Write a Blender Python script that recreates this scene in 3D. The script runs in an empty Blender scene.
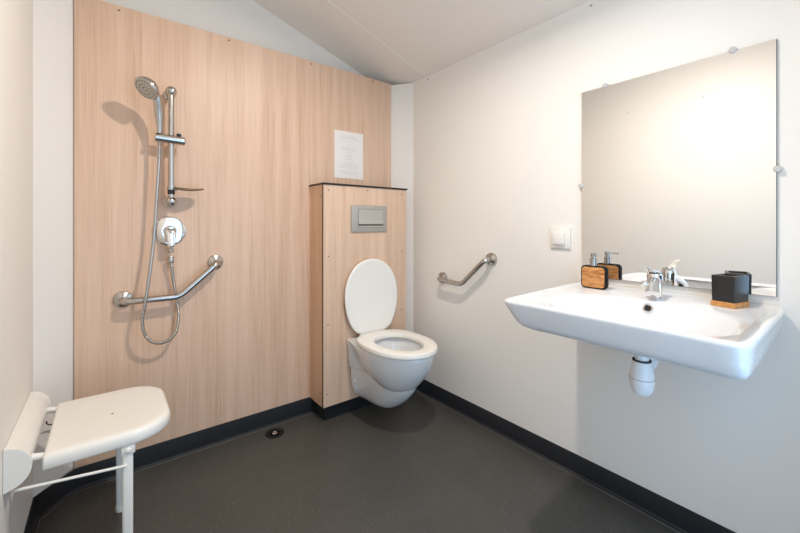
import bpy, bmesh, math, random
from mathutils import Vector, Matrix
random.seed(7)
S = bpy.context.scene
C = S.collection
PI = math.pi

# ------------------------------------------------------------------ camera
cam_d = bpy.data.cameras.new('camera')
cam_d.sensor_width = 36.0
cam_d.lens = 372.8 / 800 * 36.0
cam_d.shift_y = -(266.5 - 224) / 800
cam_d.clip_start = 0.02
cam = bpy.data.objects.new('camera', cam_d)
C.objects.link(cam)
cam.location = (0, 0, 1.11)
cam.rotation_euler = (PI / 2, 0, -math.radians(38.07))
S.camera = cam

# ------------------------------------------------------------------ world, light, exposure
w = bpy.data.worlds.new('world')
S.world = w
w.use_nodes = True
bgn = w.node_tree.nodes['Background']
bgn.inputs[0].default_value = (0.72, 0.85, 1.0, 1)
bgn.inputs[1].default_value = 1.0

def lamp(name, kind, loc, energy, color, rot=(0, 0, 0), size=None, size_y=None, radius=None):
    d = bpy.data.lights.new(name, kind)
    d.energy = energy
    d.color = color
    if kind == 'AREA':
        d.shape = 'RECTANGLE'
        d.size = size
        d.size_y = size_y
    if radius is not None:
        d.shadow_soft_size = radius
    o = bpy.data.objects.new(name, d)
    C.objects.link(o)
    o.location = loc
    o.rotation_euler = rot
    return o

LAMP = (0.80, 0.765, 2.26)
# round lamp under the sloping ceiling, shining down
bulb = lamp('ceiling_bulb', 'AREA', LAMP, 20.8, (1.0, 0.935, 0.865), rot=(0, math.radians(16), 0), size=0.07, size_y=0.07)
bulb.data.shape = 'DISK'
# daylight coming in through the open doorway behind the photographer
lamp('doorway_daylight', 'AREA', (0.70, -0.27, 1.06), 12.5, (0.34, 0.64, 1.0), rot=(PI / 2, 0, math.radians(-4)), size=0.9, size_y=1.9)

S.view_settings.view_transform = 'Standard'
S.view_settings.look = 'None'
S.view_settings.exposure = 0.06
S.view_settings.gamma = 1.0
S.view_settings.use_curve_mapping = False

# ------------------------------------------------------------------ materials
def srgb(r, g, b):
    def f(c):
        c /= 255.0
        return c / 12.92 if c <= 0.04045 else ((c + 0.055) / 1.055) ** 2.4
    return (f(r), f(g), f(b), 1)

def mat(name, col, rough=0.5, metal=0.0, spec=0.5, coat=0.0, noise=0.0, nscale=8.0, bump=0.0, bscale=200.0):
    m = bpy.data.materials.new(name)
    m.use_nodes = True
    nt = m.node_tree
    b = nt.nodes['Principled BSDF']
    b.inputs['Base Color'].default_value = col
    b.inputs['Roughness'].default_value = rough
    b.inputs['Metallic'].default_value = metal
    b.inputs['Specular IOR Level'].default_value = spec
    b.inputs['Coat Weight'].default_value = coat
    tc = nt.nodes.new('ShaderNodeTexCoord')
    if noise:
        n = nt.nodes.new('ShaderNodeTexNoise')
        n.inputs['Scale'].default_value = nscale
        n.inputs['Detail'].default_value = 4
        nt.links.new(tc.outputs['Object'], n.inputs['Vector'])
        mx = nt.nodes.new('ShaderNodeMixRGB')
        mx.inputs[1].default_value = tuple(c * (1 - noise) for c in col[:3]) + (1,)
        mx.inputs[2].default_value = tuple(min(1, c * (1 + noise)) for c in col[:3]) + (1,)
        nt.links.new(n.outputs['Fac'], mx.inputs[0])
        nt.links.new(mx.outputs[0], b.inputs['Base Color'])
    if bump:
        n2 = nt.nodes.new('ShaderNodeTexNoise')
        n2.inputs['Scale'].default_value = bscale
        nt.links.new(tc.outputs['Object'], n2.inputs['Vector'])
        bp = nt.nodes.new('ShaderNodeBump')
        bp.inputs['Strength'].default_value = bump
        bp.inputs['Distance'].default_value = 0.001
        nt.links.new(n2.outputs['Fac'], bp.inputs['Height'])
        nt.links.new(bp.outputs[0], b.inputs['Normal'])
    return m

def wood(name, dark, mid, light, scale=(14, 14, 0.55), rough=0.42, seed=0.0, fine=1.0):
    m = bpy.data.materials.new(name)
    m.use_nodes = True
    nt = m.node_tree
    b = nt.nodes['Principled BSDF']
    b.inputs['Roughness'].default_value = rough
    tc = nt.nodes.new('ShaderNodeTexCoord')
    mp = nt.nodes.new('ShaderNodeMapping')
    mp.inputs['Scale'].default_value = scale
    mp.inputs['Location'].default_value = (seed, seed * 0.7, seed * 0.3)
    nt.links.new(tc.outputs['Object'], mp.inputs['Vector'])
    n1 = nt.nodes.new('ShaderNodeTexNoise')
    n1.inputs['Scale'].default_value = 1.0
    n1.inputs['Detail'].default_value = 3
    n1.inputs['Distortion'].default_value = 0.6
    nt.links.new(mp.outputs[0], n1.inputs['Vector'])
    mp2 = nt.nodes.new('ShaderNodeMapping')
    mp2.inputs['Scale'].default_value = (scale[0] * 9 * fine, scale[1] * 9 * fine, scale[2] * 5)
    nt.links.new(tc.outputs['Object'], mp2.inputs['Vector'])
    n2 = nt.nodes.new('ShaderNodeTexNoise')
    n2.inputs['Scale'].default_value = 1.0
    n2.inputs['Detail'].default_value = 4
    nt.links.new(mp2.outputs[0], n2.inputs['Vector'])
    add = nt.nodes.new('ShaderNodeMath')
    add.operation = 'MULTIPLY_ADD'
    add.inputs[1].default_value = 0.5
    nt.links.new(n2.outputs['Fac'], add.inputs[0])
    ml = nt.nodes.new('ShaderNodeMath')
    ml.operation = 'MULTIPLY'
    ml.inputs[1].default_value = 0.5
    nt.links.new(n1.outputs['Fac'], ml.inputs[0])
    nt.links.new(ml.outputs[0], add.inputs[2])
    cr = nt.nodes.new('ShaderNodeValToRGB')
    cr.color_ramp.elements[0].position = 0.36
    cr.color_ramp.elements[0].color = dark
    cr.color_ramp.elements[1].position = 0.62
    cr.color_ramp.elements[1].color = light
    e = cr.color_ramp.elements.new(0.48)
    e.color = mid
    nt.links.new(add.outputs[0], cr.inputs[0])
    nt.links.new(cr.outputs[0], b.inputs['Base Color'])
    return m

def floor_mat():
    m = mat('floor_vinyl', srgb(74, 72, 70), rough=0.42, spec=0.4)
    nt = m.node_tree
    b = nt.nodes['Principled BSDF']
    tc = nt.nodes.new('ShaderNodeTexCoord')
    v = nt.nodes.new('ShaderNodeTexVoronoi')
    v.inputs['Scale'].default_value = 130
    nt.links.new(tc.outputs['Object'], v.inputs['Vector'])
    lt = nt.nodes.new('ShaderNodeMath')
    lt.operation = 'LESS_THAN'
    lt.inputs[1].default_value = 0.15
    nt.links.new(v.outputs['Distance'], lt.inputs[0])
    sp = nt.nodes.new('ShaderNodeSeparateColor')
    nt.links.new(v.outputs['Color'], sp.inputs[0])
    gt = nt.nodes.new('ShaderNodeMath')
    gt.operation = 'GREATER_THAN'
    gt.inputs[1].default_value = 0.72
    nt.links.new(sp.outputs[0], gt.inputs[0])
    mu = nt.nodes.new('ShaderNodeMath')
    mu.operation = 'MULTIPLY'
    nt.links.new(lt.outputs[0], mu.inputs[0])
    nt.links.new(gt.outputs[0], mu.inputs[1])
    n = nt.nodes.new('ShaderNodeTexNoise')
    n.inputs['Scale'].default_value = 5
    n.inputs['Detail'].default_value = 6
    nt.links.new(tc.outputs['Object'], n.inputs['Vector'])
    mx = nt.nodes.new('ShaderNodeMixRGB')
    mx.inputs[1].default_value = srgb(68, 66, 62)
    mx.inputs[2].default_value = srgb(80, 78, 73)
    nt.links.new(n.outputs['Fac'], mx.inputs[0])
    mx2 = nt.nodes.new('ShaderNodeMixRGB')
    nt.links.new(mu.outputs[0], mx2.inputs[0])
    nt.links.new(mx.outputs[0], mx2.inputs[1])
    mx2.inputs[2].default_value = srgb(158, 154, 146)
    nt.links.new(mx2.outputs[0], b.inputs['Base Color'])
    return m

M = {
    'wall': mat('white_wall_board', srgb(241, 235, 226), rough=0.5, spec=0.3, noise=0.01, nscale=3),
    'wall_left': mat('cream_wall_board', srgb(239, 232, 222), rough=0.45, spec=0.3, noise=0.01, nscale=3),
    'ceiling': mat('ceiling_board', srgb(243, 232, 221), rough=0.7, spec=0.2, noise=0.01, nscale=3),
    'batten': mat('ceiling_joint', srgb(250, 246, 240), rough=0.5),
    'floor': floor_mat(),
    'skirting': mat('skirting_vinyl', srgb(31, 32, 35), rough=0.4, spec=0.4, noise=0.12, nscale=40),
    'wood': wood('pale_oak_laminate', srgb(203, 166, 138), srgb(218, 182, 154), srgb(227, 193, 166), scale=(20, 20, 0.7), fine=1.4),
    'wood2': wood('pale_oak_laminate_casing', srgb(206, 170, 142), srgb(219, 185, 157), srgb(228, 195, 168), scale=(20, 20, 0.7), fine=1.4, seed=3.1),
    'wood_side': wood('casing_side_laminate', srgb(206, 162, 128), srgb(218, 178, 145), srgb(226, 188, 156), scale=(20, 20, 0.7), fine=1.4, seed=5.0),
    'bead': mat('sealant', srgb(96, 95, 92), rough=0.35),
    'black': mat('black_edging', srgb(28, 26, 25), rough=0.4),
    'screw': mat('screw_head', srgb(110, 90, 74), rough=0.4, metal=0.3),
    'screw_grey': mat('grey_screw_head', srgb(150, 150, 150), rough=0.35, metal=0.6),
    'chrome': mat('chrome', (0.80, 0.80, 0.80, 1), rough=0.07, metal=1.0),
    'nickel': mat('brushed_nickel', (0.50, 0.475, 0.445, 1), rough=0.22, metal=1.0),
    'hose': mat('metal_hose', (0.46, 0.43, 0.39, 1), rough=0.28, metal=1.0),
    'steel': mat('satin_steel_plate', srgb(176, 170, 162), rough=0.4, metal=0.25),
    'steel_light': mat('satin_steel_button', srgb(184, 178, 170), rough=0.35, metal=0.25),
    'ceramic': mat('white_ceramic', srgb(228, 227, 226), rough=0.09, spec=0.5, coat=0.3),
    'plastic': mat('white_plastic', srgb(240, 235, 226), rough=0.3),
    'plastic_warm': mat('warm_white_plastic', srgb(234, 225, 212), rough=0.35),
    'trap': mat('trap_plastic', srgb(236, 238, 240), rough=0.25),
    'rubber': mat('dark_rubber', srgb(32, 32, 34), rough=0.6),
    'dark': mat('dark_hole', srgb(12, 12, 12), rough=0.6),
    'head_face': mat('spray_face', srgb(190, 182, 168), rough=0.35, metal=0.3),
    'nozzle': mat('spray_nozzle', srgb(110, 104, 94), rough=0.5),
    'mirror': mat('mirror_glass', (0.90, 0.905, 0.90, 1), rough=0.0, metal=1.0),
    'mirror_edge': mat('mirror_edge', srgb(92, 88, 82), rough=0.3),
    'pump': mat('brushed_pump_metal', (0.46, 0.43, 0.40, 1), rough=0.25, metal=1.0),
    'clip': mat('clear_clip', srgb(196, 194, 190), rough=0.15),
    'bottle': mat('matt_black_resin', srgb(16, 16, 18), rough=0.55, spec=0.25),
    'cup': mat('charcoal_resin', srgb(24, 21, 20), rough=0.38, spec=0.5),
    'bamboo': wood('bamboo', srgb(196, 128, 62), srgb(214, 150, 84), srgb(226, 168, 102), scale=(8, 8, 30), rough=0.4),
    'acacia': wood('acacia_face', srgb(158, 92, 44), srgb(208, 144, 84), srgb(230, 176, 116), scale=(9, 9, 38), rough=0.4, seed=1.7, fine=0.4),
    'paper': mat('paper', srgb(236, 228, 222), rough=0.8),
    'ink': mat('faint_print', srgb(196, 186, 180), rough=0.8),
    'soap_dish': mat('smoky_dish', srgb(120, 98, 72), rough=0.15),
    'lamp_glow': mat('lamp_glow', (1, 1, 1, 1)),
    'door': mat('door_frame_white', srgb(222, 220, 216), rough=0.5),
}
b = M['lamp_glow'].node_tree.nodes['Principled BSDF']
b.inputs['Emission Color'].default_value = (1, 0.94, 0.85, 1)
b.inputs['Emission Strength'].default_value = 4.0

# ------------------------------------------------------------------ object helpers (all shapes are given in world coordinates)
ORG = {}

def thing(name, label, cat, loc, group=None):
    o = bpy.data.objects.new(name, None)
    o.empty_display_size = 0.05
    C.objects.link(o)
    o.location = loc
    o['label'] = label
    o['category'] = cat
    if group:
        o['group'] = group
    ORG[o] = Vector(loc)
    return o

def obj(name, bm, m, parent=None, origin=None, smooth=False, label=None, auto=None):
    org = ORG[parent] if parent is not None else Vector(origin or (0, 0, 0))
    bmesh.ops.transform(bm, matrix=Matrix.Translation(-org), verts=bm.verts)
    bmesh.ops.recalc_face_normals(bm, faces=bm.faces)
    if smooth:
        for f in bm.faces:
            f.smooth = True
        ang = math.radians(auto if auto else 40)
        for e in bm.edges:
            if len(e.link_faces) == 2 and e.calc_face_angle(0) > ang:
                e.smooth = False
    me = bpy.data.meshes.new(name)
    bm.to_mesh(me)
    bm.free()
    me.materials.append(m)
    o = bpy.data.objects.new(name, me)
    C.objects.link(o)
    if parent is not None:
        o.parent = parent
    else:
        o.location = org
    ORG[o] = org
    if label:
        o['label'] = label
    return o

def tag(o, label, cat, group=None):
    o['label'] = label
    o['category'] = cat
    if group:
        o['group'] = group
    return o

def struct(name, bm, m, parent=None, **k):
    o = obj(name, bm, m, parent, **k)
    if parent is None:
        o['kind'] = 'structure'
    return o

def merge(bm, src):
    me = bpy.data.meshes.new('tmp')
    src.to_mesh(me)
    src.free()
    bm.from_mesh(me)
    bpy.data.meshes.remove(me)

def bx(x0, x1, y0, y1, z0, z1, bev=0.0, seg=2, rot=None, bm=None):
    t = bmesh.new()
    bmesh.ops.create_cube(t, size=1)
    c = Vector(((x0 + x1) / 2, (y0 + y1) / 2, (z0 + z1) / 2))
    bmesh.ops.scale(t, vec=(abs(x1 - x0), abs(y1 - y0), abs(z1 - z0)), verts=t.verts)
    if bev:
        bmesh.ops.bevel(t, geom=list(t.edges), offset=bev, segments=seg, affect='EDGES', profile=0.5)
    mtx = Matrix.Translation(c)
    if rot is not None:
        mtx = mtx @ rot
    bmesh.ops.transform(t, matrix=mtx, verts=t.verts)
    if bm is None:
        return t
    merge(bm, t)
    return bm

def loft(rings, cap0=True, cap1=True, closed=True, bm=None):
    bm = bm or bmesh.new()
    vs = [[bm.verts.new(p) for p in r] for r in rings]
    n = len(rings[0])
    for a, b_ in zip(vs, vs[1:]):
        for i in range(n if closed else n - 1):
            j = (i + 1) % n
            bm.faces.new((a[i], a[j], b_[j], b_[i]))
    if cap0:
        bm.faces.new(list(reversed(vs[0])))
    if cap1:
        bm.faces.new(vs[-1])
    return bm

def frame(d):
    d = Vector(d).normalized()
    up = Vector((0, 0, 1)) if abs(d.z) < 0.95 else Vector((1, 0, 0))
    u = up.cross(d).normalized()
    return u, d.cross(u).normalized()

def lathe(profile, base, axis=(0, 0, 1), n=32, bm=None, cap=True):
    """profile: list of (radius, distance along axis)"""
    base = Vector(base)
    ax = Vector(axis).normalized()
    u, v = frame(ax)
    rings = []
    for r, h in profile:
        r = max(r, 1e-5)
        rings.append([base + ax * h + (u * math.cos(2 * PI * i / n) + v * math.sin(2 * PI * i / n)) * r for i in range(n)])
    return loft(rings, cap, cap, bm=bm)

def smooth_path(pts, sub=6):
    P = [Vector(p) for p in pts]
    out = []
    for i in range(len(P) - 1):
        p0 = P[max(i - 1, 0)]; p1 = P[i]; p2 = P[i + 1]; p3 = P[min(i + 2, len(P) - 1)]
        for k in range(sub):
            t = k / sub
            out.append(0.5 * ((2 * p1) + (-p0 + p2) * t + (2 * p0 - 5 * p1 + 4 * p2 - p3) * t * t + (-p0 + 3 * p1 - 3 * p2 + p3) * t ** 3))
    out.append(P[-1])
    return out

def tube(path, r, n=14, bm=None, rfun=None):
    P = [Vector(p) for p in path]
    d0 = (P[1] - P[0]).normalized()
    u, v = frame(d0)
    rings = []
    prev = d0
    for i, p in enumerate(P):
        if i == 0:
            d = d0
        elif i == len(P) - 1:
            d = (P[-1] - P[-2]).normalized()
        else:
            d = ((P[i + 1] - p).normalized() + (p - P[i - 1]).normalized()).normalized()
        q = prev.rotation_difference(d)
        u = q @ u
        u = (u - d * u.dot(d)).normalized()
        v = d.cross(u).normalized()
        prev = d
        rr = rfun(i / (len(P) - 1)) if rfun else r
        rings.append([p + (u * math.cos(2 * PI * k / n) + v * math.sin(2 * PI * k / n)) * rr for k in range(n)])
    return loft(rings, bm=bm)

def fillet(pts, rad, seg=6):
    P = [Vector(p) for p in pts]
    out = [P[0]]
    for i in range(1, len(P) - 1):
        a = (P[i - 1] - P[i]).normalized()
        c = (P[i + 1] - P[i]).normalized()
        s = P[i] + a * rad
        e = P[i] + c * rad
        for k in range(seg + 1):
            t = k / seg
            out.append(s * (1 - t) ** 2 + P[i] * 2 * t * (1 - t) + e * t * t)
    out.append(P[-1])
    return out

def prism(outline, axis_vec, bm=None):
    a = [Vector(p) for p in outline]
    c = [p + Vector(axis_vec) for p in a]
    return loft([a, c], bm=bm)

def ball(c, r, bm=None, n=20, sx=1, sy=1, sz=1):
    t = bmesh.new()
    bmesh.ops.create_uvsphere(t, u_segments=n, v_segments=n // 2 + 2, radius=r)
    bmesh.ops.transform(t, matrix=Matrix.Translation(c) @ Matrix.Diagonal((sx, sy, sz, 1)), verts=t.verts)
    if bm is None:
        return t
    merge(bm, t)
    return bm

# ------------------------------------------------------------------ the room
XL, XR, YB, YF = -0.22, 1.636, 2.062, -0.16
YG = 2.21                      # gable wall behind the laminate lining
ZW = 2.072                     # height of the right wall and the lining
SL = 0.33                      # ceiling slope
ZT = ZW + SL * (XR - XL)
CX, CY = 0.10, 0.122           # size of the chamfered corners

struct('floor', bx(XL - 0.15, XR + 0.15, YF - 0.6, YG + 0.1, -0.06, 0), M['floor'])
wr = struct('wall_right', bx(XR, XR + 0.08, YF - 0.05, YG + 0.1, 0, ZW), M['wall'])
struct('wall_left', bx(XL - 0.08, XL, YF - 0.05, YG + 0.1, 0, 2.076), M['wall_left'])
struct('wall_left_upper', bx(XL - 0.08, XL - 0.004, YF - 0.05, YG + 0.1, 2.076, ZT + 0.05), M['wall_left'])
gy0, gy1 = YG, YG + 0.08
g = prism([(XL, gy0, 2.0), (XR + 0.05, gy0, 2.0), (XR + 0.05, gy0, ZW + 0.01), (XL, gy0, ZT + 0.01)], (0, 0.08, 0))
struct('wall_back_gable', g, M['wall'])
# core of the service wall that carries the laminate lining
struct('wall_back', bx(XL, XR, YB + 0.012, YG + 0.08, 0, ZW - 0.004), M['wall'])
def chamfer(name, xa, xb):
    # vertical white strip running diagonally across the room corner
    bm = prism([(xa, YB + 0.012, 0), (xb, YB - CY, 0), (xb, YB + 0.012, 0)], (0, 0, ZW - 0.002))
    return struct(name, bm, M['wall'])
chamfer('trim_1', XR - CX, XR)
chamfer('trim_2', -0.111, XL)
ce = prism([(XL - 0.1, YF - 0.05, ZT + SL * 0.1), (XR, YF - 0.05, ZW), (XR + 0.1, YF - 0.05, ZW), (XR + 0.1, YF - 0.05, ZW + 0.1), (XL - 0.1, YF - 0.05, ZT + SL * 0.1 + 0.08)], (0, YG + 0.13 - YF, 0))
ceiling = struct('ceiling', ce, M['ceiling'])
bt = prism([(XL, 1.806, ZT - 0.0015), (XR, 1.806, ZW - 0.0015), (XR, 1.806, ZW + 0.01), (XL, 1.806, ZT + 0.01)], (0, 0.007, 0))
struct('trim_3', bt, M['batten'])
# front wall with the open doorway the photographer stands in
fw = bx(XL, 0.3, YF - 0.08, YF, 0, ZT + 0.05)
bx(1.22, XR, YF - 0.08, YF, 0, ZT + 0.05, bm=fw)
bx(0.3, 1.22, YF - 0.08, YF, 2.02, ZT + 0.05, bm=fw)
struct('wall_front', fw, M['wall'])
df = bx(0.26, 0.3, YF - 0.09, YF + 0.012, 0, 2.06)
bx(1.22, 1.26, YF - 0.09, YF + 0.012, 0, 2.06, bm=df)
bx(0.3, 1.22, YF - 0.09, YF + 0.012, 2.02, 2.06, bm=df)
struct('trim_4', df, M['door'])

# skirting: vinyl turned up the walls with a rounded cove at the floor
def skirting(name, pts, h=0.089, parent=None):
    """pts run along the wall foot (x, y); the room lies on the left-hand side of the run"""
    P = [Vector((p[0], p[1], 0)) for p in pts]
    prof = [(0.0, h), (0.003, h), (0.004, h - 0.002), (0.004, 0.010)]
    for k in range(1, 6):
        a = k / 5 * PI / 2
        prof.append((0.004 + 0.009 * (1 - math.cos(a)), 0.0105 - 0.0095 * math.sin(a)))
    prof += [(0.016, 0.0004), (0.0, 0.0004)]
    rings, beads = [], []
    for i, p in enumerate(P):
        def nrm(a, b_):
            d = (b_ - a).normalized()
            return Vector((-d.y, d.x, 0))
        if i == 0:
            n = nrm(P[0], P[1]); k = 1
        elif i == len(P) - 1:
            n = nrm(P[-2], P[-1]); k = 1
        else:
            n1 = nrm(P[i - 1], p); n2 = nrm(p, P[i + 1])
            n = (n1 + n2).normalized()
            k = 1 / max(0.3, n.dot(n1))
        rings.append([p + n * (o * k) + Vector((0, 0, z)) for o, z in prof])
        beads.append([p + n * (o * k) + Vector((0, 0, z)) for o, z in ((.0155, .0002), (.0160, .0016), (.0185, .0016), (.0195, .0002))])
    o = struct(name, loft(rings), M['skirting'], smooth=True, auto=50)
    obj('sealant_bead', loft(beads), M['bead'], o, label='thin grey sealant line along the floor')
    return o
# run right wall -> corner -> casing -> back -> left wall (room on the left)
BX0, BX1, BY = 0.938, 1.528, 1.888
skirting('baseboard_right', [(XR, YF), (XR, YB - CY), (BX1 + 0.008, YB - 0.002)])
skirting('baseboard_back', [(BX0 + 0.02, YB), (-0.111, YB), (XL, YB - CY), (XL, 1.70), (XL, YF)])

def screw(p, n, parent, m='screw', r=0.0045, nm='screw'):
    return obj(nm, lathe([(r, 0), (r, 0.0012), (r * 0.6, 0.0022)], p, n, 10), M[m], parent, smooth=True)

# ------------------------------------------------------------------ laminate lining
p1 = obj('wall_panel', bx(-0.111, 0.9334, YB, YB + 0.0119, 0.088, ZW + 0.003, 0.0006, 1), M['wood'], origin=(0.41, YB, 0.088))
tag(p1, 'wide pale oak laminate wall panel behind the shower', 'wall panel')
for x, z in ((0.038, 2.054), (0.492, 2.059)):
    screw((x, YB, z), (0, -1, 0), p1)
p2 = obj('wall_panel', bx(0.9337, XR - CX, YB, YB + 0.0119, 0.088, ZW + 0.003, 0.0006, 1), M['wood'], origin=(1.9, YB, 0.4))
tag(p2, 'narrow pale oak laminate wall panel behind the toilet casing, holding the paper notice', 'wall panel')
for x, z in ((0.948, 2.058), (1.387, 2.059)):
    screw((x, YB, z), (0, -1, 0), p2)
for y, z in ((0.756, 2.050), (1.795, 2.050)):
    screw((XR, y, z), (-1, 0, 0), wr, 'screw_grey')
wl = bpy.data.objects['wall_left']
for y in (0.79, 1.30):
    screw((XL, y, 2.05), (1, 0, 0), wl, 'screw_grey')

# ------------------------------------------------------------------ casing around the cistern
cs = thing('cistern_casing', 'tall pale laminate casing with black-edged top behind the toilet', 'casing', (1.233, 1.97, 0))
obj('front_panel', bx(BX0 + 0.0015, BX1, BY, BY + 0.014, 0.088, 1.330, 0.0006, 1), M['wood2'], cs)
obj('side_panel', bx(BX0, BX0 + 0.014, BY + 0.0145, YB - 0.0005, 0.088, 1.330), M['wood_side'], cs)
obj('side_panel', bx(BX1 - 0.014, BX1, BY + 0.0145, YB - 0.0005, 0.088, 1.330), M['wood_side'], cs)
obj('front_panel_edge', bx(BX0 - 0.0004, BX0 + 0.0014, BY, BY + 0.0142, 0.088, 1.330), M['screw'], cs, label='dark cut edge of the front board')
obj('top_board', bx(BX0 - 0.006, BX1 + 0.008, BY - 0.008, YB - 0.0005, 1.331, 1.340, 0.001, 1), M['black'], cs, label='thin black top board')
pl = bx(BX0 + 0.022, BX1 - 0.0, BY + 0.030, YB - 0.001, 0.0, 0.0875)
obj('plinth', pl, M['skirting'], cs, label='dark recessed plinth')
for x, z in ((0.971, 1.300), (0.971, 0.929), (0.968, 0.547), (0.961, 0.160), (1.491, 1.300), (1.495, 0.934), (1.491, 0.558), (1.23, 1.312)):
    screw((x, BY, z), (0, -1, 0), cs, r=0.0038)
for y, z in ((1.915, 1.27), (2.03, 1.27), (1.915, 0.16), (2.03, 0.16)):
    screw((BX0, y, z), (-1, 0, 0), cs, r=0.0038)

# ------------------------------------------------------------------ flush plate
fp = thing('flush_plate', 'satin grey rectangular flush plate on the casing above the toilet lid', 'flush plate', (1.241, BY, 1.143))
X0, X1, Z0, Z1 = 1.113, 1.366, 1.063, 1.221
obj('frame', bx(X0, X1, BY - 0.011, BY - 0.0005, Z0, Z1, 0.003, 2), M['steel'], fp, smooth=True)
BX_0, BX_1 = X0 + 0.046, X1 - 0.030
obj('groove', bx(BX_0 - .002, BX_1 + .002, BY - 0.0114, BY - 0.0112, Z0 + 0.026, Z1 - 0.022), M['nozzle'], fp, label='dark groove round the button')
# rocker button: flat above, tipping outwards to a rounded lower lip
prf = [(Z1 - 0.024, .0115), (Z1 - 0.024, .0135), (Z1 - 0.080, .0130), (Z1 - 0.092, .0145), (Z1 - 0.104, .0200), (Z1 - 0.110, .0205), (Z1 - 0.113, .0180), (Z1 - 0.113, .0115)]
obj('button', prism([(BX_0, BY - d, z) for z, d in prf], (BX_1 - BX_0, 0, 0)), M['steel_light'], fp, smooth=True, auto=35)
obj('lower_lip', bx(BX_0, BX_1, BY - 0.0145, BY - 0.0115, Z0 + 0.0265, Z0 + 0.036, 0.001, 1), M['steel_light'], fp)

# ------------------------------------------------------------------ paper notice
pn = obj('paper_notice', bx(1.099, 1.309, YB - 0.0022, YB - 0.0008, 1.397, 1.694), M['paper'], origin=(1.204, YB, 1.55))
tag(pn, 'white printed paper notice taped to the laminate above the casing', 'notice')
tx = bmesh.new()
zz = 1.667
rows = [.10, .12, .13, 0, .05, 0, .03, 0, .09, .11, .08, .04, 0, .05, .06, .03, .07, 0, .05, .08, .13, .15, .14, 0, .12, .15, .11]
for r_ in rows:
    if r_:
        x = 1.204 - r_ / 2
        while x < 1.204 + r_ / 2 - 0.006:
            wd = random.uniform(0.007, 0.018)
            x2 = min(x + wd, 1.204 + r_ / 2)
            bx(x, x2, YB - 0.0025, YB - 0.0021, zz - 0.0022, zz, bm=tx)
            x = x2 + 0.004
    zz -= 0.0092
obj('printed_text', tx, M['ink'], pn)

# ------------------------------------------------------------------ wall-hung toilet
TX = 1.243
def egg(z, hw, yf, yb, n=64, eb=2.6, ef=2.0, split=0.42):
    """closed outline seen from above: pointed-round towards the front (small y), squarer at the back"""
    yc = yb - (yb - yf) * split
    pts = []
    for i in range(n):
        a = 2 * PI * i / n
        c, s = math.cos(a), math.sin(a)
        e = eb if s > 0 else ef
        x = hw * math.copysign(abs(c) ** (2 / e), c)
        y = (yb - yc if s > 0 else yc - yf) * math.copysign(abs(s) ** (2 / e), s)
        pts.append(Vector((TX + x, yc + y, z)))
    return pts
tt = thing('wall_hung_toilet', 'white wall-hung toilet with its oval lid raised', 'toilet', (TX, BY, 0.09))
bo = bmesh.new()
# upper bowl: outside, rim, inside
RT = .446
rings = [egg(.222, .045, 1.555, 1.64), egg(.228, .075, 1.522, 1.66), egg(.245, .100, 1.488, 1.69), egg(.275, .124, 1.458, 1.74),
         egg(.315, .148, 1.424, 1.80), egg(.36, .167, 1.394, 1.845), egg(RT - .03, .176, 1.376, 1.868, eb=3), egg(RT - .010, .177, 1.374, 1.884, eb=5),
         egg(RT - .001, .174, 1.378, 1.883, eb=6), egg(RT, .135, 1.420, 1.77), egg(RT - .008, .125, 1.430, 1.76), egg(.39, .120, 1.440, 1.75),
         egg(.34, .100, 1.475, 1.71), egg(.30, .065, 1.53, 1.67), egg(.295, .02, 1.58, 1.62)]
loft(rings, bm=bo)
# lower trunk running back to the casing, flaring into a flange against it
def trunk(z, hw, yf, flare=0.0, eb=9, ef=2.3, sp=.30):
    pts = egg(z, hw, yf, BY - 0.001, eb=eb, ef=ef, split=sp, n=96)
    for p in pts:
        p.x = TX + (p.x - TX) * (1 + flare * math.exp(-max(0, BY - p.y) / .035))
    return pts
rings = [trunk(.088, .040, 1.68), trunk(.091, .060, 1.655, .15), trunk(.102, .074, 1.635, .30), trunk(.13, .086, 1.590, .50), trunk(.17, .097, 1.545, .50),
         trunk(.21, .106, 1.508, .44), trunk(.245, .112, 1.484, .38), trunk(.275, .118, 1.475, .32), trunk(.285, .118, 1.50, .32), trunk(.287, .118, 1.765, .30),
         trunk(.34, .130, 1.785, .20), trunk(.40, .146, 1.81, .06), trunk(RT - .008, .160, 1.83, 0), trunk(RT - .001, .158, 1.83, 0)]
loft(rings, bm=bo)
obj('bowl', bo, M['ceramic'], tt, smooth=True, auto=60)
st = bmesh.new()
def ringpair(z, grow):
    return egg(z + .012, .184 + grow, 1.362 - grow, 1.842 + grow, eb=3.0, split=.5), egg(z + .012, .116 - grow, 1.438 + grow, 1.745 - grow, eb=2.2)
zs = [(.437, -.004), (.440, 0), (.452, 0), (.458, -.003), (.460, -.008)]
outs = [ringpair(z, gq)[0] for z, gq in zs]
ins = [ringpair(z, gq)[1] for z, gq in reversed(zs)]
loft(outs + ins + [outs[0]], cap0=False, cap1=False, bm=st)
bmesh.ops.remove_doubles(st, verts=st.verts, dist=1e-5)
obj('seat', st, M['plastic'], tt, smooth=True)
hb = bx(TX - .088, TX + .088, 1.846, 1.862, .4475, .478, 0.005, 3)
obj('hinge_bar', hb, M['plastic'], tt, smooth=True)
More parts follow.
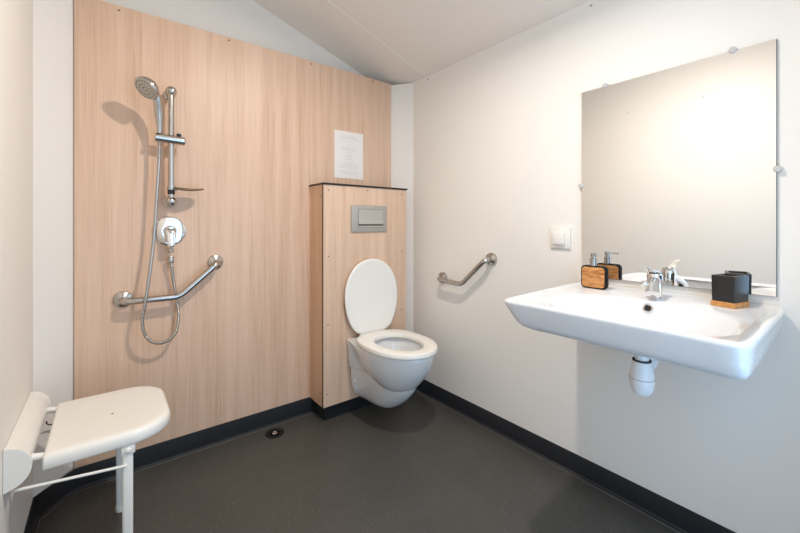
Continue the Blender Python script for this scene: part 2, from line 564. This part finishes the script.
# lid leaning against the casing
def lid_ring(off, grow, n=64):
    L = 0.436
    pts = []
    for i in range(n):
        a = 2 * PI * i / n
        c, s = math.cos(a), math.sin(a)
        e = 2.1 if s > 0 else 2.0
        sq = 2.1 if s > 0 else 7.0
        # wide in the upper part, narrowing to the hinge
        zz_ = 0.5 + 0.5 * math.copysign(abs(s) ** (2 / e), s)
        wx = (0.187 + grow) * (1.0 if s > 0 else 1.0 - 0.20 * abs(s) ** 2.2)
        x = wx * math.copysign(abs(c) ** (2 / sq), c)
        h = -grow + (L + 2 * grow) * zz_
        y = 1.858 + 0.016 * h / L + off
        pts.append(Vector((TX + .003 + x, y, 0.466 + h)))
    return pts
ld = loft([lid_ring(.004, -.010), lid_ring(.001, -.002), lid_ring(-.006, 0), lid_ring(-.011, -.002), lid_ring(-.013, -.009), lid_ring(-.0105, -.02)])
obj('lid', ld, M['plastic'], tt, smooth=True, auto=70)
for s in (-1, 1):
    obj('bolt_cap', lathe([(.008, 0), (.008, .003), (.004, .006)], (TX + s * .1255, 1.845, .21), (s, -0.5, 0), 16), M['plastic'], tt, smooth=True)

# ------------------------------------------------------------------ floor drain
dr = thing('floor_drain', 'small round metal floor drain beside the back skirting', 'drain', (0.696, 1.965, 0))
obj('ring', lathe([(.048, 0.0002), (.048, .0014), (.042, .0024), (.024, .0010), (.024, .0002)], (0.696, 1.965, 0), n=32), M['dark'], dr, smooth=True)
obj('cover', lathe([(.015, .0002), (.015, .004), (.009, .007), (.005, .0055)], (0.696, 1.965, 0), n=24), M['chrome'], dr, smooth=True)

# ------------------------------------------------------------------ shower
RXs, RYs = 0.228, 1.992
rs = thing('shower_rail', 'vertical chrome shower rail with sliding holder on the laminate wall', 'shower rail', (RXs, YB, 1.22))
obj('rail', tube([(RXs, RYs, 1.20), (RXs, RYs, 1.728)], .0125, 20), M['nickel'], rs, smooth=True)
for z in (1.718, 1.213):
    o_ = lathe([(.024, 0.0005), (.024, .006), (.016, .012), (.014, YB - RYs - .004)], (RXs, YB, z), (0, -1, 0), 24)
    ball((RXs, RYs, z), .0225, bm=o_, n=24)
    obj('wall_bracket', o_, M['nickel'], rs, smooth=True)
hy = RYs
sl = tube([(0.166, hy - 0.008, 1.4985), (0.278, hy - 0.006, 1.494)], .0195, 24)
ball((0.278, hy - 0.006, 1.494), .0195, bm=sl, n=16, sx=.4)
slider = obj('sliding_holder', sl, M['nickel'], rs, smooth=True)
obj('knob', lathe([(.009, 0), (.010, .014), (.006, .017)], (.258, hy - 0.004, 1.510), (0, 0, 1), 16), M['rubber'], slider, smooth=True, label='small black locking knob')
obj('collar', lathe([(.017, 0), (.017, .016)], (RXs, RYs, 1.268), n=24), M['nickel'], rs, smooth=True)
obj('collar', lathe([(.0145, 0), (.0145, .020)], (RXs, RYs, 1.246), n=24), M['rubber'], rs, smooth=True, label='black rubber collar')
# soap dish clipped to the rail
sd = bmesh.new()
rgs = []
for off, gq in ((0.0, -.004), (-.003, 0), (-.006, 0), (-.003, -.006)):
    rgs.append([Vector((0.300 + (.062 + gq) * math.cos(a), RYs - .012 + (.042 + gq) * math.sin(a), 1.273 + off + 0.006 * math.cos(a) ** 2)) for a in [2 * PI * i / 40 for i in range(40)]])
loft(rgs, bm=sd)
bx(0.236, 0.250, RYs - .018, RYs - .006, 1.262, 1.274, 0.001, 1, bm=sd)
so = obj('soap_dish', sd, M['soap_dish'], origin=(RXs, RYs, 1.27), smooth=True)
tag(so, 'thin smoky soap dish clipped to the foot of the shower rail', 'soap dish')

hh = thing('hand_shower', 'round chrome hand shower with handle in the rail holder', 'hand shower', (0.168, 1.95, 1.50))
HC = Vector((0.130, 1.895, 1.684))
HN = Vector((-0.60, -0.42, -0.68)).normalized()
hd = lathe([(.018, -.030), (.034, -.024), (.045, -.010), (.0495, .000), (.0495, .006), (.047, .010)], HC, HN, 40)
obj('spray_head', hd, M['nickel'], hh, smooth=True)
face = obj('spray_face', lathe([(.0455, .0102), (.045, .0120), (.030, .0122), (.0295, .0145), (.014, .0150), (.012, .0125), (.004, .0130)], HC, HN, 40), M['head_face'], hh, smooth=True)
nz = bmesh.new()
u_, v_ = frame(HN)
for rr, k in ((.038, 22), (.023, 14), (.008, 6)):
    for i in range(k):
        a = 2 * PI * i / k
        lathe([(.0027, 0), (.0023, .002)], HC + HN * (.012 if rr > .03 or rr < .01 else .0145) + (u_ * math.cos(a) + v_ * math.sin(a)) * rr, HN, 6, bm=nz)
obj('nozzles', nz, M['nozzle'], face)
hp = smooth_path([HC - HN * .018 + Vector((.008, .01, -.006)), (0.166, 1.925, 1.665), (0.176, 1.952, 1.610), (0.180, 1.966, 1.560), (0.181, 1.974, 1.517)], 6)
obj('handle', tube(hp, .012, 18, rfun=lambda t: .0165 - .003 * math.cos(t * PI * 2) - .004 * t), M['nickel'], hh, smooth=True)

hs = thing('shower_hose', 'looping metal shower hose hanging down the laminate wall', 'hose', (0.18, 2.0, 0.57))
hpts = [(0.181, 1.975, 1.478), (0.180, 1.978, 1.40), (0.173, 1.982, 1.26), (0.160, 1.984, 1.04), (0.145, 1.972, 0.90), (0.130, 1.966, 0.78), (0.118, 1.974, 0.68), (0.137, 1.986, 0.605),
        (0.187, 1.996, 0.571), (0.240, 2.0, 0.596), (0.261, 2.020, 0.673), (0.253, 2.028, 0.76), (0.243, 2.030, 0.83), (0.231, 2.024, 0.93), (0.231, 2.027, 0.955)]
hpath = smooth_path(hpts, 40)
obj('tube', tube(hpath, .0068, 12, rfun=lambda t: .0068 + .0006 * math.sin(t * 1500)), M['hose'], hs, smooth=True)
obj('end_nut', lathe([(.011, 0), (.0125, .004), (.0125, .026), (.010, .030)], (0.231, 2.0262, 0.930), (0, 0.04, 1), 16), M['nickel'], hs, smooth=True)

oe = thing('hose_outlet', 'small chrome wall outlet elbow under the shower valve', 'outlet', (0.231, YB, 0.985))
eb_ = lathe([(.011, 0.0005), (.011, .010), (.0105, .030)], (0.231, YB, 0.988), (0, -1, 0), 16)
ball((0.231, 2.030, 0.988), .0125, bm=eb_)
tube([(0.231, 2.030, 0.988), (0.231, 2.0275, 0.977)], .010, 14, bm=eb_)
obj('elbow', eb_, M['nickel'], oe, smooth=True)

VX, VZ = 0.229, 1.077
vv = thing('shower_valve', 'round polished chrome shower valve with lever below the rail', 'valve', (VX, YB, VZ))
obj('rosette', lathe([(.070, 0.0005), (.070, .003), (.067, .007), (.060, .009), (.030, .010)], (VX, YB, VZ), (0, -1, 0), 48), M['chrome'], vv, smooth=True, auto=25)
obj('cartridge_cover', lathe([(.027, .008), (.026, .040), (.022, .048), (.010, .051)], (VX, YB, VZ), (0, -1, 0), 28), M['chrome'], vv, smooth=True)
lv = bmesh.new()
rgs = []
for t, hw_, th in ((0, .023, .013), (.25, .022, .011), (.5, .019, .009), (.8, .016, .007), (.95, .014, .006), (1, .008, .003)):
    y = YB - .050 - .018 * t
    z = VZ + .012 - .084 * t
    rgs.append([Vector((VX + hw_ * math.cos(a), y + th * math.sin(a) * 1.0, z + .5 * th * math.sin(a))) for a in [2 * PI * i / 20 for i in range(20)]])
loft(rgs, bm=lv)
obj('lever', lv, M['chrome'], vv, smooth=True, auto=60)

# ------------------------------------------------------------------ grab rails
def grab(name, label, pts, normal, wallco, group=None, r=.0145, m='nickel', fr_=.038):
    base = Vector(wallco[0])
    t = thing(name, label, 'grab rail', base)
    N = Vector(normal)
    P = [Vector(p) for p in pts]
    path = [Vector(wallco[0]) + N * 0.004] + P + [Vector(wallco[1]) + N * 0.004]
    obj('bar', tube(fillet(path, .032, 8), r, 20), M[m], t, smooth=True)
    for wc in wallco:
        f = lathe([(fr_, .0005), (fr_, .006), (fr_ * .93, .012), (fr_ * .62, .017), (r + .004, .020)], wc, N, 32)
        obj('flange', f, M[m], t, smooth=True)
    return t
gy = 1.998
grab('grab_rail', 'angled chrome grab rail below the shower valve on the laminate wall',
     [(0.052, gy, 0.774), (0.262, gy, 0.772), (0.428, gy, 0.919)], (0, -1, 0), [(0.052, YB, 0.776), (0.428, YB, 0.919)], fr_=.036)
gx = XR - .055
grab('grab_rail', 'angled chrome grab rail between the toilet and the light switch',
     [(gx, 1.648, 0.776), (gx, 1.455, 0.766), (gx, 1.284, 0.918)], (-1, 0, 0), [(XR, 1.652, 0.778), (XR, 1.282, 0.921)], r=.0135, fr_=.035)

# ------------------------------------------------------------------ folding shower seat
sx = thing('folding_shower_seat', 'white plastic folding shower seat on metal legs at the left wall', 'shower seat', (-0.03, 1.60, 0))
hou = bmesh.new()
# wall housing: half-round roll running along the wall
prof = [(XL + .001, .418)]
for k in range(0, 13):
    a = -PI * .42 + (PI * .92) * k / 12
    prof.append((XL + .004 + .047 * math.cos(a), .470 + .052 * math.sin(a)))
prof.append((XL + .001, .523))
obj('wall_housing', prism([(x, 1.401, z) for x, z in prof], (0, .408, 0)), M['plastic'], sx, smooth=True, auto=35)
for ya, yb_ in ((1.384, 1.400), (1.810, 1.825)):
    pr = [(XL + .001, .410)]
    for k in range(0, 13):
        a = -PI * .35 + (PI * .84) * k / 12
        pr.append((XL + .004 + .052 * math.cos(a), .470 + .056 * math.sin(a)))
    pr.append((XL + .001, .527))
    obj('end_bracket', prism([(x, ya, z) for x, z in pr], (0, yb_ - ya, 0)), M['plastic'], sx, smooth=True, auto=35)
# seat slab: straight at the wall side, rounded corners at the front, soft drooping edge
def slab_ring(z, gq, n=96):
    x0, x1, y0, y1 = -0.146 - gq * .3, 0.176 + gq, 1.398 - gq, 1.812 + gq
    pts = []
    rc = .125
    def arc(cx, cy, a0, a1, r, k):
        return [Vector((cx + r * math.cos(a0 + (a1 - a0) * i / k), cy + r * math.sin(a0 + (a1 - a0) * i / k), z)) for i in range(k + 1)]
    pts += arc(x0 + .006, y0 + .006, PI, 1.5 * PI, .006, 4)
    pts += arc(x1 - rc - gq, y0 + rc + gq, 1.5 * PI, 2 * PI, rc + gq, 18)
    pts += arc(x1 - rc - gq, y1 - rc - gq, 0, .5 * PI, rc + gq, 18)
    pts += arc(x0 + .006, y1 - .006, .5 * PI, PI, .006, 4)
    return pts
sb = loft([slab_ring(.434, -.010), slab_ring(.4345, -.002), slab_ring(.438, 0), slab_ring(.458, -.001), slab_ring(.468, -.004), slab_ring(.473, -.012), slab_ring(.4745, -.03), slab_ring(.472, -.06)])
slab = obj('seat', sb, M['plastic'], sx, smooth=True, auto=60)
obj('drain_hole', lathe([(.0035, 0), (.0035, .0008)], (0.012, 1.585, .4718), n=12), M['dark'], slab)
for y in (1.432, 1.772):
    obj('frame_bar', tube([(XL + .045, y, .468), (-.12, y, .455)], .010, 14), M['plastic'], sx, smooth=True)
for y, xt in ((1.415, .049), (1.765, .038)):
    lg = bmesh.new()
    bx(xt - .014, xt + .014, y - .010, y + .010, .030, .434, .006, 3, bm=lg)
    lo = obj('leg', lg, M['plastic'], sx, smooth=True)
    obj('foot', lathe([(.016, 0.0005), (.017, .004), (.016, .018)], (xt, y, .018), n=20), M['plastic'], lo, smooth=True)
    br = bx(xt - .017, xt + .019, y - .013, y + .013, .405, .436, .003, 2)
    ball((xt + .001, y - .014, .418), .009, bm=br, sy=.5)
    obj('pivot', br, M['plastic'], lo, smooth=True)
    obj('brace', tube([(XL + .020, y - .012, .402), (xt - .003, y - .012, .372)], .0042, 10), M['plastic'], lo, smooth=True)
obj('spring', tube([Vector((XL + .062 + .012 * math.cos(a), 1.752, .432 + .012 * math.sin(a))) for a in [PI * .9 + PI * 1.3 * i / 16 for i in range(17)]], .002, 8), M['rubber'], sx, smooth=True)

sx.location += Vector((0, .043, -.018))

# ------------------------------------------------------------------ washbasin
RZ = 0.856
bcy, bhy = 0.4715, 0.3115
NB = 128
def rrect(z, fx, sy, rc, back=0.0, bow=0.016, rise=0.0, sr=None):
    """fx: inset of front edge, sy: inset of sides, back: inset of back edge"""
    x0, x1 = 1.040 + fx, XR - 0.001 - back
    y0, y1 = bcy - bhy + (sy if sr is None else sr), bcy + bhy - sy
    cx, cy = (x0 + x1) / 2, (y0 + y1) / 2
    hx, hy_ = (x1 - x0) / 2, (y1 - y0) / 2
    pts = []
    for i in range(NB):
        a = 2 * PI * (i + .5) / NB
        c, s = math.cos(a), math.sin(a)
        # superellipse param keeps the point count even round the corners
        e = rc
        px = hx * math.copysign(abs(c) ** (2 / e), c)
        py = hy_ * math.copysign(abs(s) ** (2 / e), s)
        wfr = max(0, -px / hx)
        px += bow * wfr ** 3 * (1 - (py / hy_) ** 2)
        pts.append(Vector((cx + px, cy + py, z + rise * (px + hx) / (2 * hx))))
    return pts
def oval(z, rx, ry, cx=1.268, e=2.4, cy=0.456):
    pts = []
    for i in range(NB):
        a = 2 * PI * (i + .5) / NB
        c, s = math.cos(a), math.sin(a)
        pts.append(Vector((cx + rx * math.copysign(abs(c) ** (2 / e), c), cy + ry * math.copysign(abs(s) ** (2 / e), s), z)))
    return pts
rings = [oval(.714, .03, .05, 1.34), oval(.717, .09, .12, 1.34), rrect(.738, .18, .14, 5), rrect(.752, .10, .085, 8), rrect(.762, .055, .068, 18, sr=.020), rrect(.772, .036, .052, 22, sr=.010, rise=.020),
         rrect(.785, .026, .038, 24, sr=.006, rise=.034), rrect(.808, .014, .020, 18, sr=.004, rise=.025), rrect(.835, .004, .005, 18, sr=.002, rise=.008), rrect(.846, .001, 0, 18), rrect(.8525, .001, .0005, 18), rrect(RZ, .005, .004, 18), rrect(RZ + .0005, .012, .010, 16),
         rrect(RZ - .001, .020, .018, 14, .004), rrect(RZ - .005, .030, .028, 11, .008), rrect(.8475, .040, .038, 9, .012),
         oval(.8465, .212, .262, e=2.9), oval(.8430, .204, .252, e=2.6), oval(.8320, .194, .238, e=2.4), oval(.805, .176, .215, e=2.3), oval(.775, .140, .170, e=2.2),
         oval(.752, .085, .100, 1.28), oval(.744, .03, .03, 1.30), oval(.742, .012, .012, 1.30)]
wb = thing('washbasin', 'wide white ceramic washbasin mounted on the right wall under the mirror', 'washbasin', (XR, bcy, .70))
rings = [[Vector((p.x, p.y + (.0195 + .0135 * (p.y - bcy) / bhy) * (p.x - 1.04) / .6, p.z)) for p in rg_] for rg_ in rings]
obj('basin', loft(rings), M['ceramic'], wb, smooth=True, auto=75)
OV = Vector((1.452, 0.480, 0.822))
on = Vector((-1, 0, .42)).normalized()
ovf = obj('overflow_ring', lathe([(.0165, -.004), (.0165, .003), (.0145, .0055), (.0105, .004), (.009, .001)], OV, on, 28), M['chrome'], wb, smooth=True)
obj('overflow_hole', lathe([(.0092, .0008), (.0088, .0034)], OV, on, 24), M['dark'], ovf)
obj('drain_ring', lathe([(.028, .0), (.028, .003), (.020, .0045), (.018, .002)], (1.30, .47, .742), n=32), M['chrome'], wb, smooth=True)

# ------------------------------------------------------------------ bottle trap below
bt_ = thing('bottle_trap', 'white plastic bottle trap hanging under the washbasin', 'trap', (1.345, .462, .565))
TXx, TYy = 1.345, .462
obj('tailpiece', lathe([(.020, .660), (.020, .716)], (TXx, TYy, 0), n=28), M['trap'], bt_, smooth=True)
obj('gasket', lathe([(.0262, .673), (.0268, .675), (.0262, .677)], (TXx, TYy, 0), n=28), M['rubber'], bt_, smooth=True)
obj('bottle', lathe([(.026, .672), (.030, .655), (.0335, .635), (.0345, .622), (.0345, .618)], (TXx, TYy, 0), n=32), M['trap'], bt_, smooth=True)
obj('cup', lathe([(.0345, .619), (.036, .615), (.034, .600), (.031, .582), (.025, .571), (.012, .568)], (TXx, TYy, 0), n=32), M['trap'], bt_, smooth=True)
ot = tube([(TXx + .02, TYy, .660), (XR - .001, TYy, .660)], .019, 20)
lathe([(.028, 0), (.028, .02)], (TXx + .028, TYy, .660), (1, 0, 0), 24, bm=ot)
obj('seam_ring', lathe([(.0352, .6175), (.0366, .6185), (.0352, .6195)], (TXx, TYy, 0), n=32), M['steel'], bt_, smooth=True)
obj('outlet_pipe', ot, M['trap'], bt_, smooth=True)
obj('wall_flange', lathe([(.034, .0005), (.034, .004), (.022, .010)], (XR, TYy, .660), (-1, 0, 0), 28), M['trap'], bt_, smooth=True)

# ------------------------------------------------------------------ mixer tap
DZ = .8475
FX, FY = 1.552, .492
TR = Matrix.Translation((FX, FY, 0)) @ Matrix.Rotation(math.radians(14), 4, 'Z') @ Matrix.Translation((-FX, -FY, 0))
def swing(bm):
    bmesh.ops.transform(bm, matrix=TR, verts=bm.verts)
    return bm
mt = thing('mixer_tap', 'chrome single-lever mixer tap at the back of the washbasin', 'tap', (FX, FY, DZ))
bd = lathe([(.027, 0.0), (.027, .004), (.0245, .006), (.0235, .055), (.0245, .078), (.022, .085)], (FX, FY, DZ), n=32)
obj('body', bd, M['chrome'], mt, smooth=True)
sp_ = bmesh.new()
rgs = []
for t in [i / 10 for i in range(11)]:
    x = FX - .005 - .078 * t
    z = DZ + .060 - .006 * t - .032 * t * t
    hw_ = .019 + .005 * t
    th = .017 - .007 * t
    rgs.append([Vector((x - th * math.sin(a) * .35, FY + hw_ * math.copysign(abs(math.cos(a)) ** .8, math.cos(a)), z + th * math.copysign(abs(math.sin(a)) ** .8, math.sin(a)))) for a in [2 * PI * i / 24 for i in range(24)]])
loft(rgs, bm=sp_)
obj('spout', swing(sp_), M['chrome'], mt, smooth=True, auto=50)
obj('aerator', swing(lathe([(.011, 0), (.011, .006)], (FX - .073, FY, DZ + .009), n=20)), M['nickel'], mt, smooth=True)
lvr = bmesh.new()
rgs = []
for x, z, hw_, th in ((.020, .082, .014, .004), (.012, .088, .020, .008), (-.010, .091, .020, .008), (-.035, .097, .015, .005), (-.065, .106, .012, .0038), (-.095, .115, .0105, .003), (-.108, .118, .007, .0015)):
    rgs.append([Vector((FX + x, FY + hw_ * math.cos(a), DZ + z + th * math.sin(a))) for a in [2 * PI * i / 24 for i in range(24)]])
loft(rgs, bm=lvr)
obj('lever', lvr, M['chrome'], mt, smooth=True, auto=60)
kb = ball((1.499, .507, DZ + .050), .0125, n=24)
tube([(1.499, .507, DZ + .050), (FX - .010, FY + .010, DZ + .052)], .005, 12, bm=kb)
obj('side_knob', kb, M['chrome'], mt, smooth=True)

# ------------------------------------------------------------------ soap dispenser
dx0, dx1, dy0, dy1 = 1.550, 1.573, .658, .757
sd_ = thing('soap_dispenser', 'square black soap dispenser with wooden face and metal pump', 'soap dispenser', (1.568, .706, DZ))
def rr_yz(x, g_, r, cy=(dy0 + dy1) / 2, hz=.0465, hy__=.050, z0=DZ, n=8):
    pts = []
    cz = z0 + hz
    for qx, qz, a0 in ((1, 1, 0), (-1, 1, PI / 2), (-1, -1, PI), (1, -1, 1.5 * PI)):
        for i in range(n + 1):
            a = a0 + PI / 2 * i / n
            pts.append(Vector((x, cy + qx * (hy__ - g_ - r) + r * math.cos(a), cz + qz * (hz - g_ - r) + r * math.sin(a))))
    return pts
obj('bottle', loft([rr_yz(dx0, .002, .014), rr_yz(dx0 + .002, 0, .016), rr_yz(dx1 - .002, 0, .016), rr_yz(dx1, .002, .014)]), M['bottle'], sd_, smooth=True, auto=50)
for a_, b__ in ((dx0 - .003, dx0 + .001), (dx1 - .001, dx1 + .003)):
    obj('wooden_face', loft([rr_yz(a_, .006, .012), rr_yz(b__, .006, .012)]), M['acacia'], sd_, label='striped brown wooden face')
PX, PY = (dx0 + dx1) / 2, .712
pmp = lathe([(.0135, .0925), (.0135, .122), (.0075, .123), (.0075, .127), (.0115, .128), (.0115, .142), (.010, .1435)], (PX, PY, DZ), n=24)
obj('pump', pmp, M['pump'], sd_, smooth=True)
obj('nozzle', tube([(PX, PY, DZ + .137), (PX - .024, PY - .020, DZ + .1375), (PX - .036, PY - .030, DZ + .1345)], .0034, 10), M['pump'], sd_, smooth=True)

# ------------------------------------------------------------------ toothbrush cup
cc = Vector((1.572, .289, 0))
R = Matrix.Rotation(math.radians(-14), 4, 'Z')
tc_ = thing('toothbrush_cup', 'black rectangular toothbrush holder on a bamboo base', 'cup', (cc.x, cc.y, DZ))
def cupring(hx, hy_, z, r=.0028, n=4):
    pts = []
    for qx, qy, a0 in ((1, 1, 0), (-1, 1, PI / 2), (-1, -1, PI), (1, -1, 1.5 * PI)):
        for i in range(n + 1):
            a = a0 + PI / 2 * i / n
            p = R @ Vector((qx * (hx - r) + r * math.cos(a), qy * (hy_ - r) + r * math.sin(a), 0))
            pts.append(Vector((cc.x + p.x, cc.y + p.y, z)))
    return pts
hx_, hy2 = .043, .031
obj('base', loft([cupring(hx_ + .001, hy2 + .001, DZ + .0), cupring(hx_ + .002, hy2 + .002, DZ + .003), cupring(hx_ + .001, hy2 + .001, DZ + .0165)]), M['bamboo'], tc_, smooth=True, label='bamboo base')
obj('holder', loft([cupring(hx_ - .001, hy2 - .001, DZ + .0168), cupring(hx_, hy2, DZ + .0965), cupring(hx_ - .001, hy2 - .001, DZ + .099), cupring(hx_ - .009, hy2 - .008, DZ + .099, .004),
                    cupring(hx_ - .011, hy2 - .010, DZ + .090, .004), cupring(hx_ - .012, hy2 - .011, DZ + .03, .004)]), M['cup'], tc_, smooth=True)

# ------------------------------------------------------------------ mirror
MX = XR - .006
mr = thing('wall_mirror', 'frameless rectangular mirror held by clips above the washbasin', 'mirror', (XR, .497, .884))
MY0, MY1, MZ0, MZ1 = .189, .792, .884, 1.683
obj('backing', bx(MX - .0005, XR - .0008, MY0, MY1, MZ0, MZ1), M['mirror_edge'], mr)
obj('glass', bx(MX - .0035, MX - .0006, MY0 + .0012, MY1 - .0012, MZ0 + .0012, MZ1 - .0012), M['mirror'], mr)
for y, z, dn in ((.694, MZ1 + .002, 0), (.292, MZ1 + .002, 0), (MY0 - .002, 1.280, 0), (MY1 + .002, 1.276, 0), (.694, MZ0 - .002, 0), (.292, MZ0 - .002, 0)):
    obj('clip', lathe([(.0105, .0006), (.0105, .006), (.0105, .012), (.0085, .0145), (.004, .015)], (XR, y, z), (-1, 0, 0), 20), M['clip'], mr, smooth=True)

# ------------------------------------------------------------------ light switch
sw = thing('light_switch', 'small square white light switch left of the mirror', 'switch', (XR, .900, 1.06))
obj('plate', bx(XR - .010, XR - .0005, .843, .940, .998, 1.096, .003, 2), M['plastic'], sw, smooth=True)
obj('rocker', bx(XR - .022, XR - .0102, .866, .922, 1.016, 1.072, .003, 2), M['plastic'], sw, smooth=True)

# ------------------------------------------------------------------ ceiling light (above the frame)
zc = ZW + SL * (XR - LAMP[0])
cl = thing('ceiling_light', 'round flat ceiling light in the middle of the sloping ceiling', 'ceiling light', (LAMP[0], LAMP[1], zc))
sn = Vector((SL, 0, 1)).normalized()
obj('base_plate', lathe([(.075, -.002), (.075, -.018), (.06, -.022)], (LAMP[0], LAMP[1], zc), sn, 40), M['plastic'], cl, smooth=True)
obj('diffuser', lathe([(.055, -.0225), (.050, -.030), (.030, -.038), (.008, -.041)], (LAMP[0], LAMP[1], zc), sn, 40), M['lamp_glow'], cl, smooth=True)
